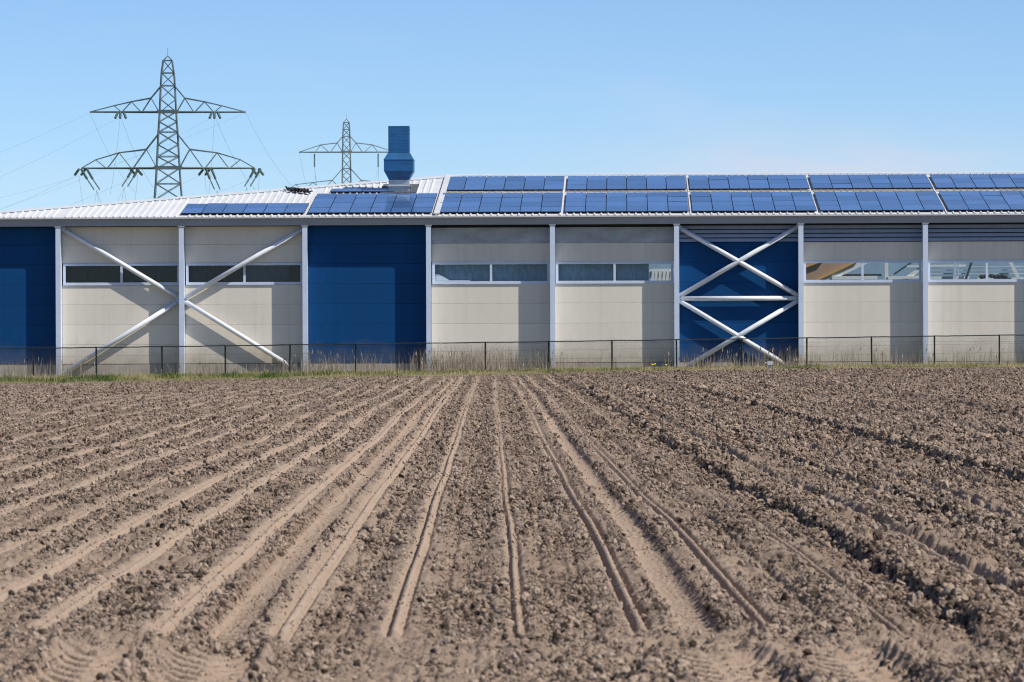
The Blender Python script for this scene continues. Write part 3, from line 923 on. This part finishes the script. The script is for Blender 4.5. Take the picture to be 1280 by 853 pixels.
# rear slopes: glazed over the growing hall, metal elsewhere
zr, zb = roof_z(VR), 7.3
ur = -28.6 + VR / .545
mb = MB(); mb.add([(UL, .15, 7.40), (ur, VR, zr), (UL, 27.8, zb)], [(0, 1, 2)]); hall_mesh('hip_roof_slope', mb, M['roof'])
mb = MB(); mb.add([(ur, VR, zr), (ur, VR, zr - .01), (colu(0) - 3, VR, zr), (colu(0) - 3, 27.8, zb), (UL, 27.8, zb)], [(0, 2, 3, 4)]); hall_mesh('rear_roof_slope', mb, M['roof'])
mb = MB(); mb.add([(colu(0) - 3, VR, zr), (UR, VR, zr), (UR, 27.8, zb), (colu(0) - 3, 27.8, zb)], [(0, 1, 2, 3)]); hall_mesh('rear_roof_glazing', mb, M['glass'])
mb = MB(); mb.box(UL, UL + .1, 0.9, 27.8, -.9, 7.3); hall_mesh('end_wall', mb, M['beige'])
mb = MB(); mb.box(UR - .1, UR, 0.9, 27.8, -.9, 7.3); hall_mesh('end_wall', mb, M['beige'])
mb = MB(); mb.box(UL, UR, 27.7, 27.8, -.9, 7.3); hall_mesh('rear_wall', mb, M['beige'])

# exhaust stack on the roof
SV = 8.4
def ring(px0, px1, py, dep):
    a = at_px(px0, py, SV); c = at_px(px1, py, SV)
    w = c[0] - a[0]; um = (a[0] + c[0]) / 2; z = (a[2] + c[2]) / 2
    return um, z, w
ctr = at_px(499.8, 200, SV)[0]
def prism(levels, m, name, parent=None):
    mb = MB(); vs = []; fs = []
    for (w, z) in levels:
        h = w / 2
        vs += [(ctr - h, SV - h, z), (ctr + h, SV - h, z), (ctr + h, SV + h, z), (ctr - h, SV + h, z)]
    for i in range(len(levels) - 1):
        for k in range(4):
            fs.append((4 * i + k, 4 * i + (k + 1) % 4, 4 * i + 4 + (k + 1) % 4, 4 * i + 4 + k))
    fs.append((3, 2, 1, 0)); n = 4 * (len(levels) - 1); fs.append((n, n + 1, n + 2, n + 3))
    mb.add(vs, fs)
    return mb.build(name, m, parent or hall)
def zp(py): return at_px(500, py, SV)[2]
sc = 23.8
lv = []
zt, zc = zp(158.4), zp(191.5); N = 8
for i in range(N):
    za = zc + (zt - zc) * i / N; zb_ = zc + (zt - zc) * (i + 1) / N
    lv += [(1.085, za), (1.085, zb_ - .035), (1.092, zb_ - .03), (1.092, zb_ - .005)]
lv[-1] = (1.09, zt)
stack = prism(lv, M['stack'], 'exhaust_stack')
prism([(1.13, zp(191.8)), (1.53, zp(200)), (1.53, zp(214.5)), (1.04, zp(225.4))][::-1], M['stack'], 'collar', stack)
for w_ in (1.56,):
    prism([(w_, zp(201)), (w_, zp(200.2))][::1], M['stack'], 'flange', stack)
prism([(1.10, zp(240.5)), (1.08, zp(234.5)), (1.26, zp(233.8)), (1.26, zp(233.0)), (1.06, zp(232)), (1.06, zp(225.6))], M['galv'], 'base_duct', stack)
for (a, c, d, e) in ((ctr - .95, ctr + .95, 7.35, 10.4),):
    mb = MB(); mb.hexa([(a, d, roof_z(d) + .06), (c, d, roof_z(d) + .06), (c, e, roof_z(e) + .06), (a, e, roof_z(e) + .06),
                        (a, d, roof_z(d) + .10), (c, d, roof_z(d) + .10), (c, e, roof_z(e) + .10), (a, e, roof_z(e) + .10)])
    mb.build('flashing', M['patch'], stack)

# ------------------------------------------------------------------ solar arrays on the roof
PW, PL = 1.037, 1.65
mb = MB()
mb.box(0.006, PW - .006, 0.006, PL - .006, 0, .030, 0)
mb.add([(.017, .012, .033), (PW - .017, .012, .033), (PW - .017, PL - .012, .033), (.017, PL - .012, .033)], [(0, 1, 2, 3)], 1)
PANEL = mb.mesh('solar_panel', [M['alu'], M['solar']])
RP = math.atan(SL)
def array(u, v, rows, label, cols=6, land=False, lift=0.10):
    e = bpy.data.objects.new('solar_array', None); COL.objects.link(e)
    loc = Matrix.Rotation(HR, 4, 'Z') @ Vector((u, v, roof_z(v) + lift))
    e.location = Vector((0, D0, 0)) + loc
    e.rotation_euler = (Matrix.Rotation(HR, 3, 'Z') @ Matrix.Rotation(RP, 3, 'X')).to_euler()
    tag(e, label, 'solar array', 'solar arrays on the hall roof')
    for r in range(rows):
        for c in range(cols):
            o = link('solar_panel', PANEL, None, e)
            if land:
                o.location = ((c + 1) * (PL + .02), r * (PW + .02), 0); o.rotation_euler = (0, 0, math.pi / 2)
            else:
                o.location = (c * (PW + .010), r * (PL + .004), 0)
                o.rotation_euler = (random.gauss(0, .003), random.gauss(0, .003), 0)
    wid = cols * (PL + .02) if land else cols * (PW + .010)
    dep = rows * (PW + .02) if land else rows * (PL + .004)
    for i in range(rows * (1 if land else 2)):
        y = (i + .5) * dep / (rows * (1 if land else 2))
        rl = MB(); rl.box(0.02, wid - .02, y - .02, y + .02, -.075, -.003); rl.build('mounting_rail', M['alu'], e)
    return e
PA = 6.44
edge = lambda j: (-4.0 + .18) + PA * (j - 4)        # left side of array j
DV = PL * math.cos(RP)
names = {2: 'two-row solar array farthest left on the roof, above the beige bay', 3: 'four-row solar array in front of the blue exhaust stack, striped by its reflection',
         4: 'lower solar array just right of the blue exhaust stack', 5: 'lower solar array above the left end of the crossed braces, second right of the stack',
         6: 'lower solar array above the braced blue bay', 7: 'lower solar array above the bay with the brown conveyor in its window',
         8: 'lower solar array cut off by the right edge of the picture'}
up = {4: 'upper solar array just right of the blue exhaust stack', 5: 'upper solar array second right of the stack, behind its lower row',
      6: 'upper solar array above the braced blue bay', 7: 'upper solar array above the bay with the brown conveyor in its window',
      8: 'upper solar array cut off by the right edge of the picture'}
for j in range(2, 9):
    array(edge(j) + (.05 if j > 3 else -.06), 0.32, {2: 2}.get(j, 4), names[j])
    if j in up: array(edge(j) + .05, 8.0, 3, up[j])
array(at_px(414, 240, 8.1)[0], 7.62, 1, 'narrow sliver of solar panels lying left of the stack behind the four-row array', 2, True)
# tan cable tray between lower and upper arrays
for j in range(4, 9):
    mb = MB(); u = edge(j); v = 7.45
    mb.hexa([(u, v, roof_z(v) + .06), (u + 6.3, v, roof_z(v) + .06), (u + 6.3, v + .14, roof_z(v + .14) + .06), (u, v + .14, roof_z(v + .14) + .06),
             (u, v, roof_z(v) + .11), (u + 6.3, v, roof_z(v) + .11), (u + 6.3, v + .14, roof_z(v + .14) + .11), (u, v + .14, roof_z(v + .14) + .11)])
    hall_mesh('cable_tray', mb, M['tan'])

# black cable heap near the hip
cb = empty('cable_bundle'); cb.matrix_world = Matrix.Translation((0, D0, 0)) @ Matrix.Rotation(HR, 4, 'Z')
tag(cb, 'tangled black cable heap lying on the white roof left of the stack', 'cable')
for i in range(16):
    pts = []
    a = random.uniform(356, 378); l_ = random.uniform(8, 16); ph = random.uniform(0, 6)
    for k in range(9):
        px = a + l_ * k / 8
        if px > 391: px = 391
        py = 238.6 + (px - 355) * 0.165 + 1.2 * math.sin(ph + k * 1.3)
        v = 8.6 - 1.2 * (px - 355) / 35 + random.uniform(-.3, .3)
        u = at_px(px, py, v)[0]
        pts.append((u, v, roof_z(v) + .10 + .12 * abs(math.sin(ph + k * 1.1))))
    mb = MB(); mb.tube(pts, random.uniform(.035, .07), 6); mb.build('cable', M['blackcable'], cb, smooth=True)

# ------------------------------------------------------------------ pylons
unit = MB(); unit.box(-.5, .5, -.5, .5, 0, 1)
def bar_mesh(m):
    return unit.mesh('strut', [m])
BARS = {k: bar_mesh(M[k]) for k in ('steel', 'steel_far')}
def strut(a, b_, th, parent, mk, name='strut'):
    a, b_ = Vector(a), Vector(b_); d = b_ - a
    o = link(name, BARS[mk], None, parent)
    q = d.to_track_quat('Z', 'Y')
    o.matrix_local = Matrix.Translation(a) @ q.to_matrix().to_4x4() @ Matrix.Diagonal((th, th, d.length, 1))
    return o
def insulator(parent, a, b_, r=.14, n=9):
    a, b_ = Vector(a), Vector(b_); pts = []; rr = []
    for i in range(n):
        for f_, k in ((0, .45), (.25, 1.0), (.6, 1.0), (.8, .45)):
            pts.append(a.lerp(b_, (i + f_) / n)); rr.append(r * k)
    mb = MB(); mb.tube(pts, rr, 6); return mb.build('insulator', M['insul'], parent)
def wire(parent, a, b_, sag, r=.03, n=20):
    a, b_ = Vector(a), Vector(b_)
    pts = [a.lerp(b_, i / n) - Vector((0, 0, sag * 4 * (i / n) * (1 - i / n))) for i in range(n + 1)]
    mb = MB(); mb.tube(pts, r, 4, cap=False); return mb.build('conductor', M['wire'], parent)

def pylon(name, px, d, levels, arms, mk, th, label, apex, rz):
    s = d / F
    cx = (px - 640) * s; base = -1.2
    root = empty(name, (cx, d, base), rz)
    tag(root, label, 'pylon', 'lattice power pylons behind the hall')
    def Z(py): return HC + (412 - (py + (px - 640) * ROLL)) * s - base
    L = [(Z(y), w * s / 2) for y, w in levels]
    c4 = ((-1, -1), (1, -1), (1, 1), (-1, 1))
    for k, (a, b_) in enumerate(c4):
        for (z0, w0), (z1, w1) in zip(L[:-1], L[1:]):
            strut((a * w0, b_ * w0, z0), (a * w1, b_ * w1, z1), th * 1.7, root, mk, 'leg')
        strut((a * L[0][1], b_ * L[0][1], L[0][0]), (0, 0, Z(apex)), th * .8, root, mk, 'peak_strut')
    for i, ((z0, w0), (z1, w1)) in enumerate(zip(L[:-1], L[1:])):
        for k in range(4):
            a, b_ = c4[k], c4[(k + 1) % 4]
            strut((a[0] * w0, a[1] * w0, z0), (b_[0] * w1, b_[1] * w1, z1), th, root, mk, 'brace')
            if k != 0 or i > 3 or mk == 'steel_far':
                strut((b_[0] * w0, b_[1] * w0, z0), (a[0] * w1, a[1] * w1, z1), th * .8, root, mk, 'brace')
            if i % 2 == 0 or i < 3:
                strut((a[0] * w0, a[1] * w0, z0), (b_[0] * w0, b_[1] * w0, z0), th, root, mk, 'girt')
    strut((0, 0, Z(apex)), (0, 0, Z(apex) + 1.2), th * .5, root, mk, 'lightning_rod')
    for ych, tip, tops, web in arms:
        for sgn in (-1, 1):
            zc_ = Z(ych)
            wb = np.interp(zc_, [l[0] for l in L][::-1], [l[1] for l in L][::-1])
            X = lambda x: sgn * x * s
            def dep(x): return wb * max(0.05, (tip - x) / (tip - wb / s)) if x > wb / s else wb
            arm = MB()
            for b_ in (-1, 1):
                arm.tube([(sgn * wb, b_ * wb, zc_), (X(tip), b_ * .1, zc_)], th * 1.05, 4)
            arm.box(-wb - .4, wb + .4, -wb - .12, -wb + .12, zc_ - .28, zc_ + .28) if sgn < 0 else None
            ao = arm.build('cross_arm', M[mk], root)
            for b_ in (-1, 1):
                tp = []
                for (x, y) in tops:
                    tp.append((X(x), b_ * dep(x), Z(y)))
                tp.append((X(tip), b_ * .1, zc_))
                for p, q in zip(tp[:-1], tp[1:]): strut(p, q, th * 1.1, ao, mk)
                for (i, x) in web:
                    strut(tp[i], (X(x), b_ * dep(x), zc_), th * .9, ao, mk)
    return root, Z, s, (lambda x: (x - px) * s)

lv1 = [(76, 11), (91.6, 15.6), (107.5, 17.6), (124, 19), (140, 20.4), (152.5, 22), (165.5, 24), (181, 25.5), (196, 27), (210.5, 28.5), (230, 31), (250, 34), (275, 37.5), (303, 41), (335, 45), (370, 50), (422, 57)]
arms1 = [(140.3, 97, [(9, 108.5), (21, 123), (45.5, 127.5), (67, 132.5)], [(1, 11), (1, 32), (2, 33.5), (2, 57), (3, 58)]),
         (210.5, 108, [(12, 168), (27, 187), (61, 191.3), (90, 200)], [(1, 14), (1, 43.5), (2, 46), (2, 75.5), (3, 77)])]
p1, Z1, s1, X1 = pylon('power_pylon', 211, 620, lv1, arms1, 'steel', .115, 'large dark lattice pylon with two cross arms and hanging insulators, left of the stack', 70, R(4))
for (x, y, dirx, ln) in ((103, 211.5, 17, 27), (167, 211.5, -13, 23), (258, 211.5, 11, 27), (319, 211.5, -13, 23)):
    for o_ in (0, 7):
        a = Vector((X1(x + o_), -.6, Z1(y))); m_ = Vector((X1(x + o_ + dirx * .45), -2.0, Z1(y + ln * .48))); b_ = Vector((X1(x + o_ + dirx), -3.6, Z1(y + ln)))
        insulator(p1, a, m_, .21, 9); insulator(p1, m_, b_, .12, 8)
    a = Vector((X1(x + dirx + 3), -3.6, Z1(y + ln + .5)))
    wire(p1, a, (X1(x + dirx * 2.0 + 6), -25, Z1(y + ln + 70)), .6, .02)
    wire(p1, a, (X1(x + dirx * 3.2), -25, Z1(y + ln + 70)), .6, .02)
    wire(p1, a, (X1(x + 2 - dirx * .3), .3, Z1(y + 8)), 5.5, .017)
    for o_ in (-3, 5):
        insulator(p1, (X1(x + o_), .6, Z1(y)), (X1(x + o_ - math.copysign(6, dirx)), 3.0, Z1(y + 6.5)), .22, 6)
    wire(p1, (X1(x - math.copysign(6, dirx)), 3, Z1(y + 7)), (X1(x) - 130, 260, Z1(y) - 9), 10, .009, 30)
for (x, y) in ((152, 141.5), (269, 141.5)):
    for o_ in (-5, 0, 6):
        a = Vector((X1(x + o_ * .7), -.5, Z1(y))); insulator(p1, a, (X1(x + o_ * 1.2), -2.5, Z1(y + 7.5)), .22, 6)
    sg = 1 if x > 211 else -1
    wire(p1, (X1(x + 2), -2.6, Z1(y + 8.5)), (X1(x + 6 + 45), -40, Z1(y + 110)), 1.2, .02)
    wire(p1, (X1(x), -2.6, Z1(y + 8.5)), (X1(x - 6), -30, Z1(y + 110)), 1.0, .02)
    wire(p1, (X1(x - 4), 1.0, Z1(y + 6)), (X1(x) - 125, 260, Z1(y) - 9), 11, .009, 30)
for x in (114, 308):
    wire(p1, (X1(x), 0, Z1(141)), (X1(x + 62), -30, Z1(250)), 1.2, .018)
    wire(p1, (X1(x), 0, Z1(141)), (X1(x) - 125, 260, Z1(141) - 6), 9, .009, 30)

lv2 = [(153.5, 6.9), (162, 8), (170.7, 8.8), (180, 9), (190.3, 9.4), (200, 9.8), (210.8, 10.2), (220, 10.5), (229.5, 10.9), (240, 11.3), (255, 12.5), (275, 14), (300, 16), (335, 19), (375, 23), (418, 28)]
arms2 = [(190.4, 59.5, [(4.5, 170.7), (11.7, 179), (32, 181.3)], [(1, 5), (1, 20), (2, 22), (2, 39)]),
         (237, 72, [(5, 211), (18, 225.6), (42, 228.3), (64, 231)], [(1, 7), (1, 29), (2, 31), (2, 52), (3, 55)])]
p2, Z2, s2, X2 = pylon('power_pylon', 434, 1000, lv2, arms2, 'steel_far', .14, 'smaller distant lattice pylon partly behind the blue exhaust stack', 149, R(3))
for x in (394, 473.5):
    insulator(p2, (X2(x), 0, Z2(192.5)), (X2(x), 0, Z2(209.5)), .24, 14)
    wire(p2, (X2(x), 0, Z2(210)), (X2(x + (6 if x < 434 else -18)), -60, Z2(255)), 1.5, .025)
    wire(p2, (X2(x), 0, Z2(210)), (X2(x + 9), 60, Z2(255)), 1.5, .025)
for x in (375, 493):
    wire(p2, (X2(x), 0, Z2(190.6)), (X2(x + 14), -60, Z2(255)), 1.5, .025)

# ------------------------------------------------------------------ fence
FY = 192.0
fence = empty('wire_fence', (0, FY, 0))
tag(fence, 'low dark green wire mesh fence running in front of the hall', 'fence')
def fx(px): return (px - 640) / F * FY
def ftop(x):
    return float(np.interp(x, [-30, -24.4, 0, 24.5, 32], [0.82, 0.87, 1.10, 1.36, 1.43]))
posts = [-40 + 80.6 * i for i in range(18)]
posts = [p + random.uniform(-1.5, 1.5) for p in posts]
for p in posts:
    x = fx(p); t = ftop(x); mb = MB()
    ln = random.uniform(-.02, .02)
    mb.tube([(x, 0, t - 1.9), (x + ln, 0, t - 0.01)], .040, 8); mb.tube([(x + ln, 0, t - .012), (x + ln, 0, t + .03)], [.047, .034], 8)
    mb.build('post', M['fence'], fence, smooth=False)
for p, q in zip(posts[:-1], posts[1:]):
    x0, x1 = fx(p), fx(q); t0, t1 = ftop(x0), ftop(x1)
    mb = MB(); n = 10
    mb.tube([(x0 + (x1 - x0) * i / n, -.088, t0 + (t1 - t0) * i / n - .012 * math.sin(math.pi * i / n) + random.uniform(-.006, .006)) for i in range(n + 1)], .030, 6)
    mb.build('top_rail', M['fence'], fence)
    mb = MB()
    for hgt in (.42, .84):
        mb.tube([(x0, -.05, t0 - hgt), (x1, -.05, t1 - hgt)], .004, 3, cap=False)
    st = .06; w = x1 - x0; hh = 1.2; k = -hh
    while k < w:
        for sg in (0, 1):
            a, b_ = max(0, k), min(w, k + hh)
            za, zb2 = (a - k), (b_ - k)
            if sg: za, zb2 = hh - za, hh - zb2
            ta = t0 + (t1 - t0) * a / w; tb = t0 + (t1 - t0) * b_ / w
            mb.tube([(x0 + a, -.047 + .004 * sg, ta - hh + za - .02), (x0 + b_, -.047 + .004 * sg, tb - hh + zb2 - .02)], .0016, 3, cap=False)
        k += st
    mb.build('wire_mesh', M['fence'], fence)

# ------------------------------------------------------------------ grass, reeds, flowers, lamp
def blades(name, X, Y, Z, hgt, wid, lean, tint, m, label, cat, heads=None):
    n = len(X); r = np.random.default_rng(5)
    ang = r.uniform(0, math.pi, n)
    dx, dy = np.cos(ang) * wid / 2, np.sin(ang) * wid / 2
    la = r.uniform(0, 2 * math.pi, n); lx, ly = np.cos(la) * lean * hgt, np.sin(la) * lean * hgt
    P = np.zeros((n, 5, 3))
    for i, (f_, k, w_) in enumerate(((0, 0, 1), (0, 0, -1), (.55, .35, -.8), (.55, .35, .8))):
        P[:, i, 0] = X + lx * k + dx * w_; P[:, i, 1] = Y + ly * k + dy * w_; P[:, i, 2] = Z + hgt * f_
    P[:, 4, 0] = X + lx; P[:, 4, 1] = Y + ly; P[:, 4, 2] = Z + hgt
    b = np.arange(n)[:, None] * 5
    fs = np.concatenate([b + np.array([[0, 1, 2]]), b + np.array([[0, 2, 3]]), b + np.array([[3, 2, 4]])]).astype(np.int32)
    me = bpy.data.meshes.new(name)
    me.vertices.add(n * 5); me.vertices.foreach_set('co', P.reshape(-1).astype(np.float32))
    me.loops.add(fs.size); me.loops.foreach_set('vertex_index', fs.ravel())
    me.polygons.add(len(fs)); me.polygons.foreach_set('loop_start', np.arange(0, fs.size, 3, dtype=np.int32))
    me.update(calc_edges=True)
    a = me.attributes.new('tint', 'FLOAT', 'POINT'); a.data.foreach_set('value', np.repeat(np.clip(tint, 0, 1), 5).astype(np.float32))
    o = link(name, me, m); tag(o, label, cat, kind='stuff'); return o
r = np.random.default_rng(21)
n = 46000
X = r.uniform(-33, 33, n); Y = EDGE + 0.15 + r.beta(1.3, 1.6, n) * 8.5
dens = vnoise(X * 0.9, Y * 0.5, 71) * .6 + vnoise(X * 3, Y * 1.5, 171) * .5
left = sst(4, -12, X)
kp = r.random(n) < np.clip(dens * 1.4 - .1, .05, 1) * (.55 + .45 * left)
X, Y, dens, left = X[kp], Y[kp], dens[kp], left[kp]
n = len(X)
Z = verge_z(X, Y) - .03
patch = vnoise(X * 0.45, Y * 0.35, 400, 3) * .6 + vnoise(X * 1.6, Y * .8, 33, 7) * .4
tint = np.clip((patch - .5) * 2.2 + .60 + .10 * sst(6, 20, X) - .14 * left + r.normal(0, .13, n), 0, 1)
hgt = (.07 + .20 * r.random(n) ** 1.6) * (.5 + .9 * dens) * (.85 + .3 * left)
blades('verge_grass', X, Y, Z, hgt, r.uniform(.012, .03, n), r.uniform(.1, .7, n), tint, M['grass'], 'uneven strip of green and straw grass along the field edge', 'grass')
n = 25000
X = r.uniform(-33, 33, n); Y = r.uniform(191.0, 199.5, n)
cl = vnoise(X * 0.55, Y * 0.15, 11, 90) * .55 + vnoise(X * 2.2, Y * .6, 51, 31) * .55
dense = np.exp(-((X + 2.0) / 3.6) ** 2) + .55 * np.exp(-((X + 9) / 3.0) ** 2) + .35 * np.exp(-((X - 16) / 5) ** 2) + .3 * np.exp(-((X + 22) / 3) ** 2)
kp = r.random(n) < np.clip(cl * 1.9 - .60, 0, 1) * (.30 + .95 * dense)
X, Y, dense = X[kp], Y[kp], np.clip(dense[kp], 0, 1); n = len(X)
Z = verge_z(X, Y) - .02
hgt = (.3 + .95 * r.random(n) ** 1.6) * (.8 + .4 * dense)
blades('dry_reeds', X, Y, Z, hgt, r.uniform(.008, .020, n), r.uniform(.02, .25, n), r.random(n), M['reed'], 'thin dry brown reeds standing behind the wire fence', 'reeds')
n = 500
i = r.integers(0, len(X), n)
blades('reed_plumes', X[i] + r.normal(0, .02, n), Y[i], Z[i] + hgt[i] * .78, r.uniform(.12, .26, n), r.uniform(.03, .055, n), r.uniform(.1, .5, n), r.uniform(.35, 1, n), M['reed'], 'feathery tan seed plumes on the dry reeds by the fence', 'reeds')

def verge_at(px, Y):
    x = (px - 640) / F * Y
    return Vector((x, Y, float(verge_z(np.array([x]), np.array([Y]))[0])))
for i, (px, Y, h_, lab) in enumerate(((818, 186.0, .28, 'yellow dandelion in the grass left of the braced bay, paler of the pair'), (832, 185.2, .26, 'yellow dandelion in the grass nearest the braced blue bay'),
                                      (815, 186.8, .24, 'small yellow dandelion behind the pair in the grass'))):
    o = empty('dandelion', verge_at(px, Y)); tag(o, lab, 'flower', 'dandelions in the verge')
    mb = MB(); mb.tube([(0, 0, -.02), (.01, 0, h_ * .6), (.015, 0, h_)], .008, 5); mb.build('stem', M['stem'], o)
    mb = MB(); mb.tube([(.015, 0, h_ - .01), (.015, -.01, h_ + .012), (.015, -.02, h_ + .03), (.015, -.022, h_ + .036)], [.02, .05, .045, .02], 12); mb.build('flower_head', M['petal'], o, smooth=True)
    for k in range(5):
        a = k * 1.25; mb = MB(); c, s_ = math.cos(a), math.sin(a)
        mb.add([(0, 0, 0), (.07 * c - .02 * s_, .07 * s_ + .02 * c, .05), (.16 * c, .16 * s_, .04), (.07 * c + .02 * s_, .07 * s_ - .02 * c, .05)], [(0, 1, 2, 3)])
        mb.build('leaf', M['stem'], o)
lp = empty('floodlight', verge_at(962, 184.8)); tag(lp, 'small white floodlight on a stubby grey foot at the field edge', 'floodlight')
mb = MB(); mb.box(-.11, .11, -.10, .10, -.12, .03); mb.box(-.07, .07, -.06, .06, .03, .08); mb.build('foot', M['plinth'], lp)
mb = MB(); mb.tube([(-.02, 0, .07), (-.02, 0, .24)], .05, 8); mb.tube([(.05, 0, .07), (.05, 0, .24)], .02, 8); mb.build('stem', M['galv'], lp)
mb = MB(); mb.hexa([(-.10, -.12, .23), (.13, -.12, .23), (.13, .08, .25), (-.10, .08, .25), (-.12, -.15, .40), (.15, -.15, .40), (.13, .06, .38), (-.10, .06, .38)]); mb.build('lamp_head', M['lamp_white'], lp)
mb = MB(); mb.box(-.20, -.121, -.08, .02, .30, .36); mb.build('sensor', M['lamp_white'], lp)
